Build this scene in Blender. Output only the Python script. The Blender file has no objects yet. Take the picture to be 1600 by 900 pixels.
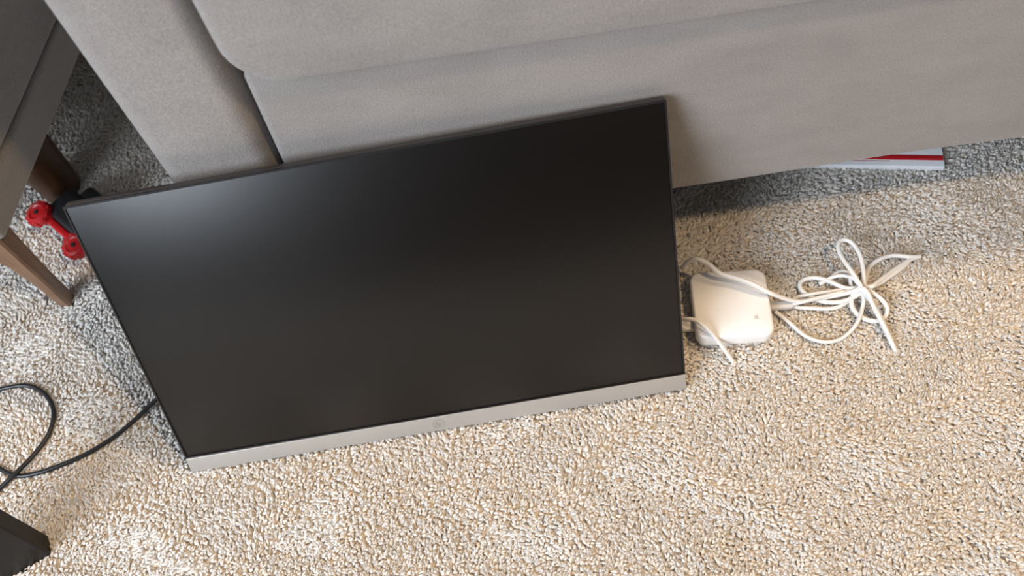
import bpy, bmesh, math, random
import numpy as np
from mathutils import Matrix, Vector

S = bpy.context.scene
COL = S.collection
random.seed(7)

# ------------------------------------------------------------------ camera
cam_d = bpy.data.cameras.new('camera')
cam_d.sensor_width = 36.0
cam_d.lens = 31.78
cam_d.clip_start = 0.02
cam_d.dof.use_dof = True
cam_d.dof.focus_distance = 1.02
cam_d.dof.aperture_fstop = 4.5
cam = bpy.data.objects.new('camera', cam_d)
COL.objects.link(cam)
cam.matrix_world = Matrix(((0.98964998, 0.13798396, 0.03941245, 0.0),
                           (-0.09940312, 0.85724646, -0.50522027, 0.0),
                           (-0.10349848, 0.49607351, 0.86208998, 1.02805510),
                           (0, 0, 0, 1)))
S.camera = cam

# ------------------------------------------------------------------ view, world, lights
S.view_settings.view_transform = 'Standard'
S.view_settings.look = 'None'
S.view_settings.gamma = 1.0
S.view_settings.use_curve_mapping = False
S.view_settings.exposure = 0.05

w = bpy.data.worlds.new('room_ambient')
w.use_nodes = True
w.node_tree.nodes['Background'].inputs[0].default_value = (0.94, 0.97, 1.0, 1)
w.node_tree.nodes['Background'].inputs[1].default_value = 0.27
S.world = w


def area_light(name, loc, target, sx, sy, power, color, shape='RECTANGLE'):
    d = bpy.data.lights.new(name, 'AREA')
    d.shape = shape
    d.size = sx
    d.size_y = sy
    d.energy = power
    d.color = color
    o = bpy.data.objects.new(name, d)
    o.location = loc
    o.rotation_euler = (Vector(target) - Vector(loc)).to_track_quat('-Z', 'Y').to_euler()
    COL.objects.link(o)
    return o


# daylight through a window to the front left, and a pair of warm ceiling lamps over the right of the sofa
area_light('window_light', (-2.3, -1.45, 2.0), (-0.3, 0.5, 0.1), 1.9, 1.7, 166, (0.80, 0.89, 1.0))
area_light('ceiling_lamp_light', (1.32, 0.70, 2.45), (0.0, 0.5, 0.0), 0.16, 0.16, 26, (1.0, 0.69, 0.385), 'DISK')
area_light('ceiling_lamp_light', (1.05, -0.28, 2.45), (0.0, 0.5, 0.0), 0.16, 0.16, 20, (1.0, 0.69, 0.385), 'DISK')


# ------------------------------------------------------------------ helpers
def tag(o, label, cat, group=None, kind=None):
    if label: o['label'] = label
    if cat: o['category'] = cat
    if group: o['group'] = group
    if kind: o['kind'] = kind
    return o


def empty(name, loc, label, cat, mat=None):
    o = bpy.data.objects.new(name, None)
    o.empty_display_size = 0.05
    COL.objects.link(o)
    if mat is not None:
        o.matrix_world = mat
    else:
        o.location = loc
    return tag(o, label, cat)


def link(name, me, mat, parent=None, smooth=True):
    o = bpy.data.objects.new(name, me)
    COL.objects.link(o)
    if mat: me.materials.append(mat)
    if smooth:
        me.polygons.foreach_set('use_smooth', [True] * len(me.polygons))
    if parent is not None:
        o.parent = parent
    return o


def from_bm(name, bm, mat, parent=None, smooth=True):
    bmesh.ops.recalc_face_normals(bm, faces=bm.faces)
    me = bpy.data.meshes.new(name)
    bm.to_mesh(me)
    bm.free()
    return link(name, me, mat, parent, smooth)


def ticks(h, r, n, k):
    """sample positions along one side of a rounded box: dense at the rounded ends"""
    a = [-h + r * (1 - math.cos(t * math.pi / 2 / k)) for t in range(k + 1)]
    inner = [-h + r + (2 * (h - r)) * i / n for i in range(1, n)]
    return a + inner + [-x for x in reversed(a)]


def rbox_bm(size, r, n=(2, 2, 2), k=4, bulge=None, bm=None, loc=(0, 0, 0), warp=None):
    """rounded box centred on loc: a grid cube mapped to a box with edge radius r; bulge crowns the faces, warp bends it"""
    bm = bm or bmesh.new()
    hx, hy, hz = size[0] / 2, size[1] / 2, size[2] / 2
    r = min(r, hx * .999, hy * .999, hz * .999)
    T = [ticks(h, r, m, k) for h, m in zip((hx, hy, hz), n)]
    H = (hx, hy, hz)
    verts = {}

    def V(i, j, l):
        key = (i, j, l)
        if key in verts: return verts[key]
        p = [T[0][i], T[1][j], T[2][l]]
        q = [max(-(h - r), min(h - r, c)) for c, h in zip(p, H)]
        d = Vector([a - b for a, b in zip(p, q)])
        if d.length > 1e-9: d = d.normalized() * r
        o = Vector(q) + d
        if bulge:
            u = [o[a] / H[a] for a in range(3)]
            f = [max(0, 1 - c * c) for c in u]
            o.x += bulge[0] * u[0] * f[1] * f[2]
            o.y += bulge[1] * u[1] * f[0] ** .35 * f[2]
            o.z += bulge[2] * u[2] * f[0] * f[1]
        if warp: o = warp(o)
        verts[key] = bm.verts.new(o + Vector(loc))
        return verts[key]

    N = [len(t) - 1 for t in T]
    for a, b, c in ((0, 1, 2), (1, 2, 0), (2, 0, 1)):
        for side in (0, N[c]):
            for i in range(N[a]):
                for j in range(N[b]):
                    f = []
                    for di, dj in ((0, 0), (1, 0), (1, 1), (0, 1)):
                        k3 = [0, 0, 0]
                        k3[a], k3[b], k3[c] = i + di, j + dj, side
                        f.append(V(*k3))
                    try:
                        bm.faces.new(f)
                    except ValueError:
                        pass
    return bm


def rbox(name, size, r, mat, parent, loc=(0, 0, 0), n=(2, 2, 2), k=4, bulge=None, rot=None, warp=None):
    o = from_bm(name, rbox_bm(size, r, n, k, bulge, warp=warp), mat, parent)
    o.location = loc
    if rot: o.rotation_euler = rot
    return o


def spline_pts(P, sub):
    P = [Vector(p) for p in P]
    Q = [P[0] * 2 - P[1]] + P + [P[-1] * 2 - P[-2]]
    out = []
    for i in range(1, len(Q) - 2):
        a, b, c, d = Q[i - 1], Q[i], Q[i + 1], Q[i + 2]
        for s in range(sub):
            t = s / sub
            out.append(.5 * ((2 * b) + (c - a) * t + (2 * a - 5 * b + 4 * c - d) * t * t + (3 * b - a - 3 * c + d) * t ** 3))
    out.append(P[-1])
    return out


def tube_bm(P, r, sides=10, sub=6, bm=None, radii=None):
    """a round tube swept along a smooth curve through P"""
    bm = bm or bmesh.new()
    pts = spline_pts(P, sub)
    for _ in range(2):
        pts = [pts[0]] + [(pts[i - 1] + pts[i] * 2 + pts[i + 1]) / 4 for i in range(1, len(pts) - 1)] + [pts[-1]]
    nrm = Vector((0, 0, 1))
    rings = []
    for i, p in enumerate(pts):
        t = (pts[min(i + 1, len(pts) - 1)] - pts[max(i - 1, 0)]).normalized()
        nrm = (nrm - t * nrm.dot(t))
        if nrm.length < 1e-5: nrm = t.orthogonal()
        nrm.normalize()
        b = t.cross(nrm)
        rr = r if radii is None else radii(i / (len(pts) - 1))
        rings.append([bm.verts.new(p + (nrm * math.cos(2 * math.pi * s / sides) + b * math.sin(2 * math.pi * s / sides)) * rr) for s in range(sides)])
    for A, B in zip(rings, rings[1:]):
        for s in range(sides):
            bm.faces.new((A[s], A[(s + 1) % sides], B[(s + 1) % sides], B[s]))
    bm.faces.new(rings[0])
    bm.faces.new(list(reversed(rings[-1])))
    return bm


def lathe_bm(prof, seg=32, bm=None, M=None):
    """turn (radius, z) pairs about z"""
    bm = bm or bmesh.new()
    rings = []
    for r, z in prof:
        ring = []
        for s in range(seg):
            a = 2 * math.pi * s / seg
            v = Vector((r * math.cos(a), r * math.sin(a), z))
            ring.append(bm.verts.new(M @ v if M else v))
        rings.append(ring)
    for A, B in zip(rings, rings[1:]):
        for s in range(seg):
            bm.faces.new((A[s], A[(s + 1) % seg], B[(s + 1) % seg], B[s]))
    bm.faces.new(list(reversed(rings[0])))
    bm.faces.new(rings[-1])
    return bm


def loft_bm(sections):
    """join equal-length point loops, cap both ends"""
    bm = bmesh.new()
    R = [[bm.verts.new(p) for p in s] for s in sections]
    m = len(R[0])
    for A, B in zip(R, R[1:]):
        for s in range(m):
            bm.faces.new((A[s], A[(s + 1) % m], B[(s + 1) % m], B[s]))
    bm.faces.new(list(reversed(R[0])))
    bm.faces.new(R[-1])
    return bm


# ------------------------------------------------------------------ materials
def material(name, color, rough=.6, metal=0.0, spec=.5):
    m = bpy.data.materials.new(name)
    m.use_nodes = True
    p = m.node_tree.nodes['Principled BSDF']
    p.inputs['Base Color'].default_value = (*color, 1)
    p.inputs['Roughness'].default_value = rough
    p.inputs['Metallic'].default_value = metal
    p.inputs['Specular IOR Level'].default_value = spec
    return m, m.node_tree, p


def noise(nt, scale, detail=4, rough=.55, stretch=None, coord='Object'):
    tc = nt.nodes.new('ShaderNodeTexCoord')
    n = nt.nodes.new('ShaderNodeTexNoise')
    n.inputs['Scale'].default_value = scale
    n.inputs['Detail'].default_value = detail
    n.inputs['Roughness'].default_value = rough
    if stretch:
        mp = nt.nodes.new('ShaderNodeMapping')
        mp.inputs['Scale'].default_value = stretch
        nt.links.new(tc.outputs[coord], mp.inputs['Vector'])
        nt.links.new(mp.outputs[0], n.inputs['Vector'])
    else:
        nt.links.new(tc.outputs[coord], n.inputs['Vector'])
    return n.outputs['Fac']


def ramp(nt, fac, stops):
    r = nt.nodes.new('ShaderNodeValToRGB')
    e = r.color_ramp.elements
    while len(e) < len(stops): e.new(.5)
    for el, (pos, c) in zip(e, stops):
        el.position = pos
        el.color = (*c, 1)
    nt.links.new(fac, r.inputs['Fac'])
    return r.outputs['Color']


def bump(nt, p, height, strength, dist):
    b = nt.nodes.new('ShaderNodeBump')
    b.inputs['Strength'].default_value = strength
    b.inputs['Distance'].default_value = dist
    nt.links.new(height, b.inputs['Height'])
    nt.links.new(b.outputs[0], p.inputs['Normal'])


def fabric(name, dark, light, wscale=520):
    m, nt, p = material(name, light, .92, 0, .15)
    c = ramp(nt, noise(nt, 9, 5, .6, (1, 1, 2.2)), [(.3, dark), (.7, light)])
    fine = noise(nt, wscale, 2, .6)
    mix = nt.nodes.new('ShaderNodeMix')
    mix.data_type = 'RGBA'
    mix.blend_type = 'MULTIPLY'
    mix.inputs[0].default_value = .35
    nt.links.new(c, mix.inputs[6])
    nt.links.new(ramp(nt, fine, [(.32, (.45, .45, .45)), (.68, (1.25, 1.25, 1.25))]), mix.inputs[7])
    nt.links.new(mix.outputs[2], p.inputs['Base Color'])
    p.inputs['Sheen Weight'].default_value = .25
    p.inputs['Sheen Roughness'].default_value = .5
    bump(nt, p, fine, .6, .0012)
    return m


def wood(name, dark, light, rough=.35):
    m, nt, p = material(name, light, rough)
    c = ramp(nt, noise(nt, 22, 6, .6, (6, 6, .6)), [(.3, dark), (.7, light)])
    nt.links.new(c, p.inputs['Base Color'])
    bump(nt, p, noise(nt, 60, 4, .6, (6, 6, .6)), .08, .001)
    return m


def mottled(name, a, b, scale, rough, metal=0, spec=.5, bumpy=0):
    m, nt, p = material(name, b, rough, metal, spec)
    f = noise(nt, scale, 4)
    nt.links.new(ramp(nt, f, [(.3, a), (.7, b)]), p.inputs['Base Color'])
    if bumpy: bump(nt, p, f, bumpy, .0005)
    return m


M_sofa = fabric('taupe_sofa_fabric', (.246, .226, .214), (.296, .273, .258))
M_chair = fabric('grey_armchair_fabric', (.30, .282, .268), (.35, .33, .315))
M_lining = mottled('black_lining', (.012, .012, .012), (.02, .02, .02), 60, .9)
M_wood = wood('brown_wood', (.13, .065, .034), (.25, .14, .080))
M_footwood = wood('red_brown_wood', (.05, .022, .010), (.10, .048, .022))
M_darkwood = wood('black_brown_wood', (.006, .0045, .004), (.012, .009, .0075), .34)
for _n in M_darkwood.node_tree.nodes:
    if _n.type == 'BSDF_PRINCIPLED': _n.inputs['Specular IOR Level'].default_value = .2
M_screen = mottled('matte_screen', (.0032, .0024, .0021), (.0040, .0030, .0026), 4, .33, 0, .45)
M_black = mottled('black_plastic', (.010, .009, .010), (.016, .015, .016), 30, .33, 0, .5)
M_shell = mottled('dark_housing', (.036, .031, .030), (.048, .042, .041), 30, .42)
M_silver = mottled('silver_plastic', (.372, .350, .322), (.405, .378, .348), 14, .42, .15)
M_emblem = mottled('grey_emblem', (.345, .323, .299), (.378, .352, .324), 14, .42, .15)
M_white = mottled('white_gloss_plastic', (.86, .855, .85), (.90, .895, .89), 8, .28)
M_mark = mottled('pale_grey_mark', (.58, .56, .55), (.64, .62, .61), 40, .4)
M_cable = mottled('white_cable_sheath', (.74, .73, .71), (.83, .82, .80), 30, .42)
M_plug = mottled('grey_white_plug', (.55, .54, .53), (.66, .65, .64), 30, .4)
M_blackcable = mottled('black_cable_sheath', (.008, .008, .009), (.014, .014, .015), 40, .4)
M_card = mottled('white_card', (.76, .77, .80), (.84, .85, .87), 12, .6)
M_redprint = mottled('red_print', (.56, .012, .022), (.66, .018, .03), 20, .5)
M_red = mottled('red_plastic', (.36, .006, .010), (.46, .010, .016), 30, .4)
M_toyblack = mottled('black_toy_plastic', (.010, .011, .013), (.02, .021, .024), 30, .45)

# ------------------------------------------------------------------ setting: floor and carpet pile
m_base, nt, p = material('carpet_backing', (.50, .43, .35), 1.0, 0, .05)
bump(nt, p, noise(nt, 160, 3), 1.0, .006)
nt.links.new(ramp(nt, noise(nt, 160, 3), [(.3, (.60, .54, .47)), (.7, (.78, .71, .63))]), p.inputs['Base Color'])
bm = bmesh.new()
bmesh.ops.create_grid(bm, x_segments=8, y_segments=8, size=3.2)
fl = from_bm('floor', bm, m_base, None, False)
fl.location = (0, 0, -.0072)
fl['kind'] = 'structure'
m_wall = mottled('added_wall_dark', (.045, .038, .033), (.055, .046, .04), 3, .8)
o = from_bm('added_dark_wall_front', rbox_bm((4.2, .10, 2.5), .002, (1, 1, 1), 1), m_wall, None, False)  # unseen wall, added and kept dark so the monitor's reflection stays dark
o.location = (1.2, -2.65, 1.24)
o['kind'] = 'structure'
m_wall = mottled('added_wall_pale', (.50, .48, .45), (.53, .51, .48), 3, .8)
o = from_bm('added_wall_back', rbox_bm((6.2, .10, 2.5), .002, (1, 1, 1), 1), m_wall, None, False)  # unseen wall, added to block ambient light from under and behind the sofa
o.location = (.2, 1.66, 1.24)
o['kind'] = 'structure'

m_pile, nt, p = material('carpet_yarn', (.6, .5, .4), .95, 0, .12)
at = nt.nodes.new('ShaderNodeAttribute')
at.attribute_name = 'yarn'
at.attribute_type = 'GEOMETRY'
yarn = ramp(nt, at.outputs['Fac'], [(0.0, (.68, .55, .41)), (.08, (.80, .70, .59)), (.35, (.85, .77, .68)), (.62, (.86, .79, .71)), (.85, (.86, .81, .75)), (1.0, (.79, .77, .745))])
blot = ramp(nt, noise(nt, 7, 4, .6), [(.30, (.86, .79, .68)), (.44, (1, 1, 1)), (.75, (1.0, .99, .98))])
mx = nt.nodes.new('ShaderNodeMix')
mx.data_type = 'RGBA'
mx.blend_type = 'MULTIPLY'
mx.inputs[0].default_value = .8
nt.links.new(yarn, mx.inputs[6])
nt.links.new(blot, mx.inputs[7])
nt.links.new(mx.outputs[2], p.inputs['Base Color'])
# the yarn's fuzz softens its facets
ge = nt.nodes.new('ShaderNodeNewGeometry')
vm = nt.nodes.new('ShaderNodeVectorMath')
vm.operation = 'ADD'
vm.inputs[1].default_value = (0, 0, 1.0)
nt.links.new(ge.outputs['Normal'], vm.inputs[0])
vn = nt.nodes.new('ShaderNodeVectorMath')
vn.operation = 'NORMALIZE'
nt.links.new(vm.outputs[0], vn.inputs[0])
nt.links.new(vn.outputs[0], p.inputs['Normal'])
p.inputs['Subsurface Weight'].default_value = .6
p.inputs['Subsurface Radius'].default_value = (1.0, .95, .9)
p.inputs['Subsurface Scale'].default_value = .0050


def carpet_pile():
    """every tuft is a short, fat, leaning four-sided strand of twisted yarn"""
    rng = np.random.default_rng(11)
    step = .0036
    # sparser, fatter tufts well outside the picture
    so = .0066
    XO, YO = np.meshgrid(np.arange(-1.5, 1.80, so), np.arange(-.35, 1.25, so))
    XO = XO.ravel() + rng.uniform(-.42, .42, XO.size) * so
    YO = YO.ravel() + rng.uniform(-.42, .42, YO.size) * so
    xs = np.arange(-1.30, 1.05, step)
    ys = np.arange(-.12, 1.42, step)
    X, Y = np.meshgrid(xs, ys)
    X = X.ravel() + rng.uniform(-.42, .42, X.size) * step
    Y = Y.ravel() + rng.uniform(-.42, .42, Y.size) * step
    # the stretch of floor the picture shows, with a margin to either side
    def near(X, Y):
        k = (Y > .20 - .20 * (X + .09) - .09) & (X > -.74 - (Y - .28) * .33 - .13) & (X < .54 + (Y - .12) * .45 + .12)
        return k & ~((X > -.32) & (Y > .95)) & (Y < 1.40)
    keep = near(X, Y)
    out = ~near(XO, YO) & ~((XO > -.32) & (YO > .95))
    fat = np.concatenate([np.ones(keep.sum()), np.full(out.sum(), 1.45)])
    X, Y = np.concatenate([X[keep], XO[out]]), np.concatenate([Y[keep], YO[out]])
    n = X.size
    # slow waves of lean make the trodden clumps
    ph = np.sin(X * 31 + 2 * np.sin(Y * 23)) + np.sin(Y * 37 - 1.5 * np.sin(X * 19))
    ang = ph * 1.1 + rng.uniform(-1.5, 1.5, n)
    lean = rng.uniform(.0045, .0085, n)
    hgt = rng.uniform(.0102, .0126, n) + .0006 * np.sin(X * 55 + 3 * np.sin(Y * 41))
    wid = rng.uniform(.0026, .0036, n) * fat
    tw = rng.uniform(0, np.pi, n)
    yv = np.clip(rng.normal(.55, .23, n), 0, 1)
    lvl = [(.30, .1, 1.0), (.82, .72, 1.0), (1.0, 1.15, .48)]   # height, lean, width
    V = np.zeros((n, 9, 3), np.float32)
    for li, (h, l, wd) in enumerate(lvl):
        cx = X + np.cos(ang) * lean * l
        cy = Y + np.sin(ang) * lean * l
        z = -.0122 + hgt * h
        for s in range(3):
            a = tw + s * np.pi * 2 / 3 + li * .45
            V[:, li * 3 + s, 0] = cx + np.cos(a) * wid * wd
            V[:, li * 3 + s, 1] = cy + np.sin(a) * wid * wd
            V[:, li * 3 + s, 2] = z
    quads = []
    for li in range(2):
        for s in range(3):
            quads.append((li * 3 + s, li * 3 + (s + 1) % 3, li * 3 + 3 + (s + 1) % 3, li * 3 + 3 + s))
    loops = np.array([v for q in quads for v in q] + [6, 7, 8], np.int32)
    F = (loops[None] + (np.arange(n, dtype=np.int32) * 9)[:, None]).reshape(-1)
    starts = (np.array([0, 4, 8, 12, 16, 20, 24], np.int32)[None] + (np.arange(n, dtype=np.int32) * 27)[:, None]).reshape(-1)
    me = bpy.data.meshes.new('carpet_pile')
    me.vertices.add(n * 9)
    me.vertices.foreach_set('co', V.reshape(-1))
    me.loops.add(F.size)
    me.loops.foreach_set('vertex_index', F)
    me.polygons.add(starts.size)
    me.polygons.foreach_set('loop_start', starts)
    me.polygons.foreach_set('use_smooth', np.ones(starts.size, bool))
    me.update(calc_edges=True)
    a = me.attributes.new('yarn', 'FLOAT', 'POINT')
    a.data.foreach_set('value', np.repeat(yv, 9).astype(np.float32))
    o = link('carpet_pile', me, m_pile, None, False)
    tag(o, 'cream and beige cut-pile carpet covering the whole floor', 'carpet', None, 'stuff')
    print('TUFTS', n)


carpet_pile()

# ------------------------------------------------------------------ sofa
FY = .607          # plane of the sofa's front
sofa = empty('sofa', (.66, FY, 0), 'long taupe fabric sofa with narrow arm behind the black monitor', 'sofa')


def sp(o):      # keep world coordinates readable: children are given in world space
    o.location = Vector(o.location) - Vector(o.parent.location)
    return o


D = .86
sp(rbox('arm', (.121, D, .47), .023, M_sofa, sofa, (-.3205, FY + D / 2, .415), (2, 10, 6), 6, (.001, .002, .004)))
sp(rbox('arm', (.122, D, .47), .020, M_sofa, sofa, (1.68, FY + D / 2, .415), (2, 10, 6), 6, (.001, .002, .004)))


def rail_warp(o):       # the lower edge of the front sags a little between the feet
    x = o.x / .93
    k = (1 - o.z / .136) / 2
    o.z -= .006 * k * (o.x + .93) / .9
    o.z -= .0035 * k * math.sin(x * 9.2 + .6)
    o.x += .010 * (.55 - k) if o.x < -.5 else 0
    return o


sp(rbox('front_rail', (1.872, .10, .272), .009, M_sofa, sofa, (.6800, FY + .050, .3030), (40, 2, 8), 5, (0, 0, .002), None, rail_warp))
sp(rbox('underside', (1.82, .74, .02), .004, M_lining, sofa, (.68, FY + .46, .215), (2, 2, 1), 2))


def cushion_warp(hx, hz, R):
    """round the cushion's outline, seen from the front, with corner radius R"""
    def f(o):
        dx, dz = abs(o.x) - (hx - R), abs(o.z) - (hz - R)
        if dx > 0 and dz > 0:
            s = max(dx, dz) / math.hypot(dx, dz)
            o.x = math.copysign(hx - R + dx * s, o.x)
            o.z = math.copysign(hz - R + dz * s, o.z)
        return o
    return f


for i, (x0, x1) in enumerate(((-.2530, .708), (.714, 1.617))):
    sp(rbox('seat_cushion', (x1 - x0, .66, .168), .012, M_sofa, sofa, ((x0 + x1) / 2, FY + .310, .5235), (60, 8, 14), 6, (.002, .008, .010), None, cushion_warp((x1 - x0) / 2, .084, .050)))
    sp(rbox('back_cushion', (x1 - x0 - .01, .20, .40), .06, M_sofa, sofa, ((x0 + x1) / 2, FY + .66, .81), (12, 4, 8), 6, (.004, .02, .01), (-.16, 0, 0)))
sp(rbox('backrest', (2.0, .16, .62), .03, M_sofa, sofa, (.68, FY + .80, .51), (12, 2, 4), 5))
for x in (-.31, 1.67):
    for y in (FY + .07, FY + .78):
        f = from_bm('foot', loft_bm([[(s * a, s2 * a, z) for s, s2 in ((-1, -1), (1, -1), (1, 1), (-1, 1))] for z, a in ((-.009, .020), (.10, .026), (.186, .030))]), M_darkwood, sofa, False)
        f.location = (x, y, 0)
        sp(f)

# ------------------------------------------------------------------ armchair on the left
ch = empty('armchair', (-.95, 1.05, 0), 'grey armchair on wooden legs at the left edge', 'armchair')
CX, CYF = -.647, .668      # right side plane and front plane
TH = math.radians(9.5)     # the chair is turned: its right side runs back and to the right
ch.location = (CX, CYF, 0)
ch.rotation_euler = (0, 0, -TH)


def cl(name, x0, x1, y0, y1, z0, z1, r, mat, n=(4, 6, 3), bulge=None):
    return rbox(name, (x1 - x0, y1 - y0, z1 - z0), r, mat, ch, ((x0 + x1) / 2, (y0 + y1) / 2, (z0 + z1) / 2), n, 4, bulge)


cl('seat_rail', -.70, 0, 0, .70, .168, .226, .008, M_chair)
cl('arm', -.115, .004, -.002, .70, .229, .56, .016, M_chair, (3, 8, 6), (.003, .003, .003))
cl('arm', -.704, -.585, -.002, .70, .229, .56, .016, M_chair, (3, 8, 6), (.003, .003, .003))
cl('seat_cushion', -.583, -.117, .004, .60, .229, .40, .035, M_chair, (6, 6, 4), (.003, .008, .012))
cl('backrest', -.70, 0, .60, .74, .20, .84, .03, M_chair, (6, 3, 6), (.003, .01, .004))


def chair_leg(x, y, sx, sy):
    """a tapered wooden leg that widens into the rail along the chair's front"""
    secs = []
    for z, wx, wy in ((-.009, .018, .020), (.02, .019, .021), (.06, .022, .022), (.10, .029, .024), (.13, .045, .026), (.150, .075, .028), (.160, .105, .029), (.168, .120, .029)):
        c = .003
        x0, x1 = (-wx, 0) if sx > 0 else (0, wx)
        y0, y1 = (0, wy) if sy > 0 else (-wy, 0)
        secs.append([(x0 + c, y0, z), (x1 - c, y0, z), (x1, y0 + c, z), (x1, y1 - c, z), (x1 - c, y1, z), (x0 + c, y1, z), (x0, y1 - c, z), (x0, y0 + c, z)])
    o = from_bm('leg', loft_bm(secs), M_wood, ch, False)
    o.location = (x, y, 0)
    return o


chair_leg(-.012, .002, 1, 1)
chair_leg(-.696, .004, -1, 1)
for x in (-.092, -.61):
    o = from_bm('leg', lathe_bm([(.026, -.009), (.029, 0), (.033, .06), (.036, .12), (.038, .168)], 28), M_footwood, ch)
    o.location = (x, .205 if x > -.1 else .64, 0)

# ------------------------------------------------------------------ monitor leaning on the sofa
mu = Vector((0.99938006, 0.03461938, 0.00640275)).normalized()
mv = Vector((-0.02121946, 0.44717751, 0.89419349)).normalized()
mn = mu.cross(mv).normalized()
mb = Vector((-0.46322151, 0.40649212, 0.0))
Mm = Matrix(((mu.x, mv.x, mn.x, mb.x), (mu.y, mv.y, mn.y, mb.y), (mu.z, mv.z, mn.z, mb.z), (0, 0, 0, 1)))
mon = empty('monitor', None, 'black widescreen monitor with a silver chin leaning on the sofa', 'monitor', Mm)
W, H, CH = .6125, .3725, .0225
# housing: thin slab; the electronics hump on the back is lower and centred
rbox('housing', (W, H, .0115), .0032, M_shell, mon, (W / 2, H / 2, -.0065), (4, 4, 1), 4)
rbox('rear_hump', (.40, .21, .030), .012, M_shell, mon, (W / 2, .135, -.0235), (4, 4, 1), 5)


def frame_bm(x0, x1, y0, y1, wl, wr, wt, wb, z0, z1):
    bm = bmesh.new()
    o = [(x0, y0), (x1, y0), (x1, y1), (x0, y1)]
    i = [(x0 + wl, y0 + wb), (x1 - wr, y0 + wb), (x1 - wr, y1 - wt), (x0 + wl, y1 - wt)]
    A = [[bm.verts.new((x, y, z)) for x, y in L] for L, z in ((o, z0), (o, z1), (i, z1), (i, z0))]
    for P, Q in ((0, 1), (1, 2), (2, 3), (3, 0)):
        for s in range(4):
            bm.faces.new((A[P][s], A[P][(s + 1) % 4], A[Q][(s + 1) % 4], A[Q][s]))
    bmesh.ops.bevel(bm, geom=bm.edges[:], offset=.0004, segments=2, affect='EDGES')
    return bm


from_bm('bezel', frame_bm(.0002, W - .0002, CH + .0004, H - .0002, .0022, .0022, .0022, .0016, -.001, .0016), M_black, mon, False)
rbox('screen', (W - .0048, H - CH - .0046, .0016), .0004, M_screen, mon, (W / 2, CH + .0020 + (H - CH - .0046) / 2, -.0002), (1, 1, 1), 1)
chin = rbox('chin', (W + .0004, CH, .0130), .0014, M_silver, mon, (W / 2, CH / 2, -.0045), (4, 2, 1), 3)
rbox('chin_lip', (W - .001, .0013, .0016), .0004, M_black, mon, (W / 2, CH + .0010, .0009), (1, 1, 1), 1)
# faint round maker's emblem pressed into the chin: a thin ring holding two slanted strokes-and-bows
bm = bmesh.new()
seg = 40
for r0, r1 in ((.0066, .0073),):
    a = [[bm.verts.new((r * math.cos(2 * math.pi * s / seg), r * math.sin(2 * math.pi * s / seg), z)) for s in range(seg)] for r, z in ((r0, 0), (r0, .0003), (r1, .0003), (r1, 0))]
    for P, Q in ((0, 1), (1, 2), (2, 3)):
        for s in range(seg):
            bm.faces.new((a[P][s], a[P][(s + 1) % seg], a[Q][(s + 1) % seg], a[Q][s]))


def stroke(bm, P, wd, h=.0003):
    L = []
    for i, (x, y) in enumerate(P):
        ax, ay = P[max(i - 1, 0)]
        bx, by = P[min(i + 1, len(P) - 1)]
        d = Vector((bx - ax, by - ay)).normalized()
        L.append([bm.verts.new((x - d.y * wd / 2, y + d.x * wd / 2, h)), bm.verts.new((x + d.y * wd / 2, y - d.x * wd / 2, h))])
    for A, B in zip(L, L[1:]):
        bm.faces.new((A[0], A[1], B[1], B[0]))


sl = .30
hh = [(-.0032, -.003), (-.0032, .0056)]
bow = [(-.0032, .0004), (-.0022, .0014), (-.0012, .0013), (-.0008, .0004), (-.0008, -.003)]
pp = [(.0010, .0013), (.0010, -.0056)]
pbow = [(.0010, .0008), (.0019, .0015), (.0030, .0011), (.0033, -.0008), (.0029, -.0025), (.0019, -.0030), (.0010, -.0024)]
for L in (hh, bow, pp, pbow):
    stroke(bm, [(x + sl * y, y) for x, y in L], .0008)
em = from_bm('emblem', bm, M_emblem, chin, False)
em.location = (.3100 - W / 2, 0, .0066)

# ------------------------------------------------------------------ white router
ru = Vector((.09346743, -.00862278, 0)).normalized()
Rm = Matrix(((ru.x, -ru.y, 0, .22225), (ru.y, ru.x, 0, .52285), (0, 0, 1, .002), (0, 0, 0, 1)))
router = empty('router', None, 'square white network router box lying on the carpet', 'router', Rm)


def rsq(h, r, z, seg=8):
    out = []
    for cx, cy, a0 in ((h - r, h - r, 0), (-h + r, h - r, 90), (-h + r, -h + r, 180), (h - r, -h + r, 270)):
        for s in range(seg + 1):
            a = math.radians(a0 + 90 * s / seg)
            out.append((cx + r * math.cos(a), cy + r * math.sin(a), z))
    return out


h = .0470
from_bm('body', loft_bm([rsq(h - .0045, .0095, -.004), rsq(h - .0022, .0115, -.0015), rsq(h - .0006, .0125, .003), rsq(h, .0130, .009), rsq(h, .0130, .0205),
                         rsq(h - .0004, .0130, .0222), rsq(h - .0015, .0128, .0234), rsq(h - .0032, .0125, .0240), rsq(h * .5, .008, .0242)]), M_white, router)
rbox('base_plate', (.084, .084, .004), .0018, M_mark, router, (0, 0, -.0045), (2, 2, 1), 2)
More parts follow.
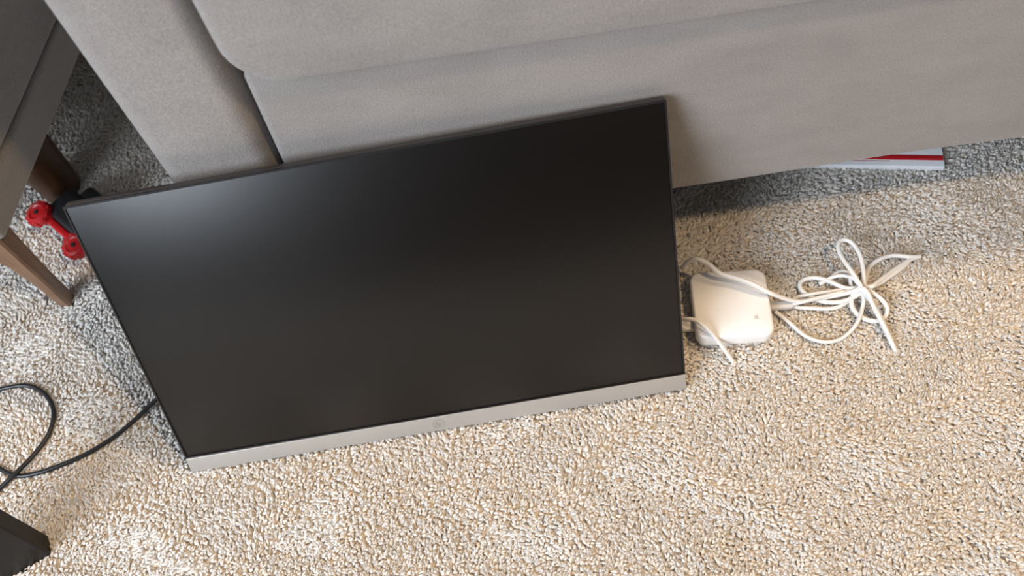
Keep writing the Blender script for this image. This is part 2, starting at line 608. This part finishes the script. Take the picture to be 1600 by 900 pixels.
# small printed fruit-with-a-leaf mark near the right front of the lid
bm = bmesh.new()
out = []
for s in range(48):
    a = 2 * math.pi * s / 48
    r = .0031 * (1 + .05 * math.cos(2 * a)) - .0005 * math.exp(-((a - math.pi / 2) / .28) ** 2) - .0003 * math.exp(-((a - 3 * math.pi / 2) / .25) ** 2)
    x, y = r * math.cos(a), r * math.sin(a)
    dx, dy = x - .0041, y - .0004
    d = math.hypot(dx, dy)
    if d < .0021: x, y = .0041 + dx / d * .0021, .0004 + dy / d * .0021
    out.append((x, y))
lo, hi = [bm.verts.new((x, y, 0)) for x, y in out], [bm.verts.new((x, y, .0002)) for x, y in out]
bm.faces.new(hi)
for s in range(48): bm.faces.new((lo[s], lo[(s + 1) % 48], hi[(s + 1) % 48], hi[s]))
leaf = [(.0001, .0033), (.0004, .0043), (.0013, .0050), (.0014, .0041), (.0008, .0035)]
bm.faces.new([bm.verts.new((x, y, .0002)) for x, y in leaf])
o = from_bm('emblem', bm, M_mark, router, False)
o.location = (.0275, -.0222, .02415)
rbox('port', (.0020, .016, .009), .0006, M_mark, router, (-.0470, -.020, .0095), (1, 1, 1), 1)

# ------------------------------------------------------------------ cables
A = [(0.1721,0.5802,0.0300),(0.1782,0.5764,0.0500),(0.1879,0.5724,0.0600),(0.2009,0.5649,0.0550),(0.2130,0.5547,0.0470),(0.2316,0.5475,0.0430),(0.2493,0.5375,0.0410),(0.2672,0.5264,0.0345),(0.2857,0.5229,0.0210),(0.3045,0.5194,0.0120),(0.3243,0.5205,0.0090),(0.3440,0.5213,0.0090),(0.3645,0.5210,0.0120),(0.3823,0.5218,0.0200),(0.3806,0.5280,0.0240),(0.3766,0.5430,0.0260),(0.3713,0.5617,0.0260),(0.3695,0.5780,0.0260),(0.3738,0.5881,0.0260),(0.3812,0.5901,0.0260),(0.3889,0.5851,0.0250),(0.3934,0.5721,0.0240),(0.3943,0.5583,0.0220),(0.3917,0.5399,0.0200),(0.3893,0.5255,0.0170),(0.3962,0.5216,0.0200),(0.4085,0.5302,0.0160),(0.4345,0.5463,0.0100),(0.4593,0.5596,0.0060),(0.4746,0.5636,0.0040),(0.4656,0.5624,0.0060),(0.4548,0.5640,0.0080),(0.4377,0.5675,0.0090),(0.4201,0.5636,0.0100),(0.4048,0.5544,0.0100),(0.3965,0.5398,0.0120),(0.3891,0.5283,0.0140),(0.3782,0.5265,0.0130),(0.3675,0.5300,0.0100),(0.3565,0.5402,0.0080),(0.3468,0.5489,0.0060),(0.3339,0.5539,0.0050),(0.3220,0.5524,0.0040),(0.3162,0.5459,0.0040),(0.3172,0.5374,0.0040),(0.3239,0.5290,0.0040),(0.3326,0.5214,0.0040),(0.3449,0.5154,0.0050),(0.3610,0.5124,0.0090),(0.3770,0.5156,0.0120),(0.3899,0.5208,0.0160),(0.3964,0.5141,0.0170),(0.4050,0.5053,0.0140),(0.4101,0.4951,0.0090),(0.4061,0.4863,0.0060),(0.3987,0.4822,0.0040),(0.3869,0.4834,0.0040),(0.3775,0.4899,0.0040),(0.3714,0.4978,0.0060),(0.3700,0.5076,0.0070),(0.3739,0.5191,0.0110),(0.3813,0.5193,0.0210),(0.3872,0.5159,0.0200),(0.3937,0.5011,0.0120),(0.3982,0.4800,0.0070),(0.4008,0.4654,0.0040),(0.4009,0.4777,0.0050),(0.3953,0.4989,0.0100),(0.3879,0.5140,0.0160),(0.3840,0.5204,0.0220),(0.3882,0.5126,0.0220),(0.3916,0.4972,0.0160),(0.3966,0.4811,0.0110),(0.4000,0.4644,0.0080),(0.4030,0.4485,0.0040),(0.4062,0.4422,-0.0020)]
B = [(0.2760,0.5204,0.0060),(0.2856,0.5190,0.0050),(0.2976,0.5187,0.0070),(0.3104,0.5172,0.0130),(0.3305,0.5198,0.0130),(0.3527,0.5229,0.0120),(0.3711,0.5247,0.0110),(0.3862,0.5289,0.0120),(0.3994,0.5266,0.0130),(0.4233,0.5391,0.0100),(0.4458,0.5516,0.0070),(0.4592,0.5602,0.0040),(0.4500,0.5515,0.0060),(0.4243,0.5364,0.0100),(0.4007,0.5250,0.0130),(0.3857,0.5280,0.0130),(0.3802,0.5402,0.0140),(0.3680,0.5467,0.0130),(0.3567,0.5480,0.0090),(0.3478,0.5460,0.0060),(0.3402,0.5431,0.0040),(0.3522,0.5475,0.0040),(0.3650,0.5554,0.0050),(0.3736,0.5556,0.0070),(0.3792,0.5486,0.0090),(0.3771,0.5354,0.0070),(0.3768,0.5256,0.0060),(0.3715,0.5161,0.0060),(0.3571,0.5081,0.0050),(0.3412,0.5073,0.0040),(0.3197,0.5123,0.0030),(0.3047,0.5161,0.0030),(0.2972,0.5214,0.0030),(0.3063,0.5292,0.0030),(0.3232,0.5289,0.0080),(0.3463,0.5289,0.0080),(0.3694,0.5283,0.0070),(0.3833,0.5191,0.0120),(0.3849,0.5106,0.0120),(0.3812,0.5007,0.0090),(0.3753,0.4895,0.0090),(0.3678,0.4798,0.0070),(0.3569,0.4707,0.0050),(0.3434,0.4643,0.0030),(0.3275,0.4634,0.0030),(0.3134,0.4689,0.0030),(0.3021,0.4787,0.0030),(0.2921,0.4947,0.0030),(0.2829,0.5072,0.0030),(0.2775,0.5142,0.0030)]
C = [(0.1531,0.5124,0.0200),(0.1623,0.5063,0.0320),(0.1719,0.5009,0.0360),(0.1809,0.4915,0.0360),(0.1893,0.4814,0.0310),(0.1983,0.4715,0.0200),(0.2055,0.4636,0.0090),(0.2104,0.4575,0.0020),(0.2132,0.4560,-0.0050)]
K = [(-0.4824,0.5320,0.0100),(-0.5016,0.5194,0.0080),(-0.5201,0.5055,0.0050),(-0.5401,0.4880,0.0030),(-0.5596,0.4720,0.0020),(-0.5827,0.4572,0.0020),(-0.6059,0.4460,0.0020),(-0.6335,0.4371,0.0020),(-0.6614,0.4309,0.0020),(-0.6883,0.4307,0.0010),(-0.7093,0.4411,0.0010),(-0.7385,0.4620,0.0010),(-0.7756,0.4974,0.0010),(-0.7801,0.5384,0.0010),(-0.7527,0.5537,0.0010),(-0.7229,0.5576,0.0010),(-0.7009,0.5572,0.0010),(-0.6821,0.5489,0.0010),(-0.6657,0.5337,0.0010),(-0.6556,0.5142,0.0010),(-0.6544,0.4962,0.0010),(-0.6589,0.4755,0.0020),(-0.6722,0.4527,0.0040),(-0.6883,0.4332,0.0060),(-0.7076,0.4170,0.0030),(-0.7298,0.3986,0.0010),(-0.7589,0.3823,0.0010)]



def cable(name, P, r, mat, label, cat='cable', sides=10, parent=None):
    o = from_bm(name, tube_bm(P, r, sides, 5), mat, parent)
    if label: tag(o, label, cat)
    return o


cable('white_cable', A, .0029, M_cable, 'white cable arching over the router into a tied coil and one loose end')
t = empty('power_lead', (0, 0, 0), 'white lead plugged into the right of the router and looping through the coil', 'cable')
cable('wire', B, .0025, M_cable, None, parent=t)
pl = rbox('plug', (.030, .0115, .0085), .003, M_plug, t, (.2860, .5195, .0065), (2, 1, 1), 3, None, (0, 0, -.03))
cable('short_white_cable', C, .0027, M_cable, 'short white cable bending over the front left corner of the router')
t = empty('network_lead', (0, 0, 0), 'pale grey plug and lead in the left of the router beside the monitor', 'cable')
rbox('plug', (.020, .0115, .0080), .0015, M_plug, t, (.1640, .5065, .0095), (2, 1, 1), 2, None, (0, 0, -.092))
cable('wire', [(.156, .507, .0095), (.147, .510, .010), (.138, .517, .008), (.128, .530, .005), (.110, .545, .004)], .0026, M_plug, None, parent=t)
cable('black_cable', [(-.43, .560, .012)] + K, .0030, M_blackcable, 'black cable looping over the carpet left of the monitor')

# ------------------------------------------------------------------ box under the sofa
bx = Vector((-.1419, .0290, 0)).normalized()
Bm = Matrix(((-bx.x, bx.y, 0, .54843), (-bx.y, -bx.x, 0, .69219), (0, 0, 1, 0), (0, 0, 0, 1)))
box = empty('flat_box', None, 'flat white carton with a red stripe pushed under the sofa', 'box', Bm)
rbox('body', (.32, .22, .009), .0012, M_card, box, (-.16, .11, .0015), (1, 1, 1), 1)
rbox('stripe', (.318, .0088, .0004), .0001, M_redprint, box, (-.16, .0150, .0060), (1, 1, 1), 1)
rbox('fine_print', (.050, .0009, .0003), .0001, M_redprint, box, (-.095, .0082, .0060), (1, 1, 1), 1)

# ------------------------------------------------------------------ toy under the armchair
a = math.atan2(-.064, .062)
Tm = Matrix(((math.cos(a), -math.sin(a), 0, -.678), (math.sin(a), math.cos(a), 0, .782), (0, 0, 1, 0), (0, 0, 0, 1)))
toy = empty('toy_car', None, 'small black toy with red round wheels on the carpet behind the armchair leg', 'toy', Tm)
# it lies on its side, wheels facing up
rbox('body', (.100, .050, .036), .008, M_toyblack, toy, (.004, .034, .018), (3, 2, 2), 3)
rbox('cab', (.054, .026, .030), .008, M_toyblack, toy, (.000, .066, .018), (2, 2, 2), 3)
rbox('side_strip', (.056, .010, .012), .003, M_red, toy, (0, .004, .026), (2, 1, 1), 3)
for sx in (-1, 1):
    for z in (.008, .034):
        bmw = lathe_bm([(.003, -.008), (.012, -.008), (.0165, -.0065), (.0185, -.003), (.0185, .003), (.0165, .0065), (.012, .008), (.0095, .0060), (.003, .0060)], 24)
        for q in range(10):     # tread lugs
            ang = 2 * math.pi * q / 10
            bmq = rbox_bm((.003, .006, .012), .001, (1, 1, 1), 1)
            bmesh.ops.transform(bmq, matrix=Matrix.Translation((.0180 * math.cos(ang), .0180 * math.sin(ang), 0)) @ Matrix.Rotation(ang, 4, 'Z'), verts=bmq.verts)
            tmp = bpy.data.meshes.new('lug')
            bmq.to_mesh(tmp)
            bmq.free()
            bmw.from_mesh(tmp)
            bpy.data.meshes.remove(tmp)
        wl = from_bm('wheel', bmw, M_red, toy, False)
        wl.rotation_euler = (.25 if z > .02 else 0, 0, .2 * sx)
        wl.location = (sx * .046 + .004, .001 if z > .02 else .022, z)
        from_bm('hub', lathe_bm([(.0030, -.0085), (.0042, .0), (.0030, .0082)], 16), M_toyblack, wl, False)

# ------------------------------------------------------------------ dark table by the lower left corner
secs = []
A0, B0, C0 = Vector((0, 0)), Vector((-.085, -.0415)), Vector((-.0065, .0230))
for z in (-.009, .45):
    off = Vector((0, .02)) * (z / .45)
    secs.append([(*(q + off), z) for q in (A0, C0, B0 + C0, B0)])
o = from_bm('furniture_post', loft_bm(secs), M_darkwood, None, False)
o.location = (-.6305, .3275, 0)
o.modifiers.new('soft_edges', 'BEVEL').width = .0015
tag(o, 'near-black rectangular wooden furniture post at the bottom left corner', 'post')
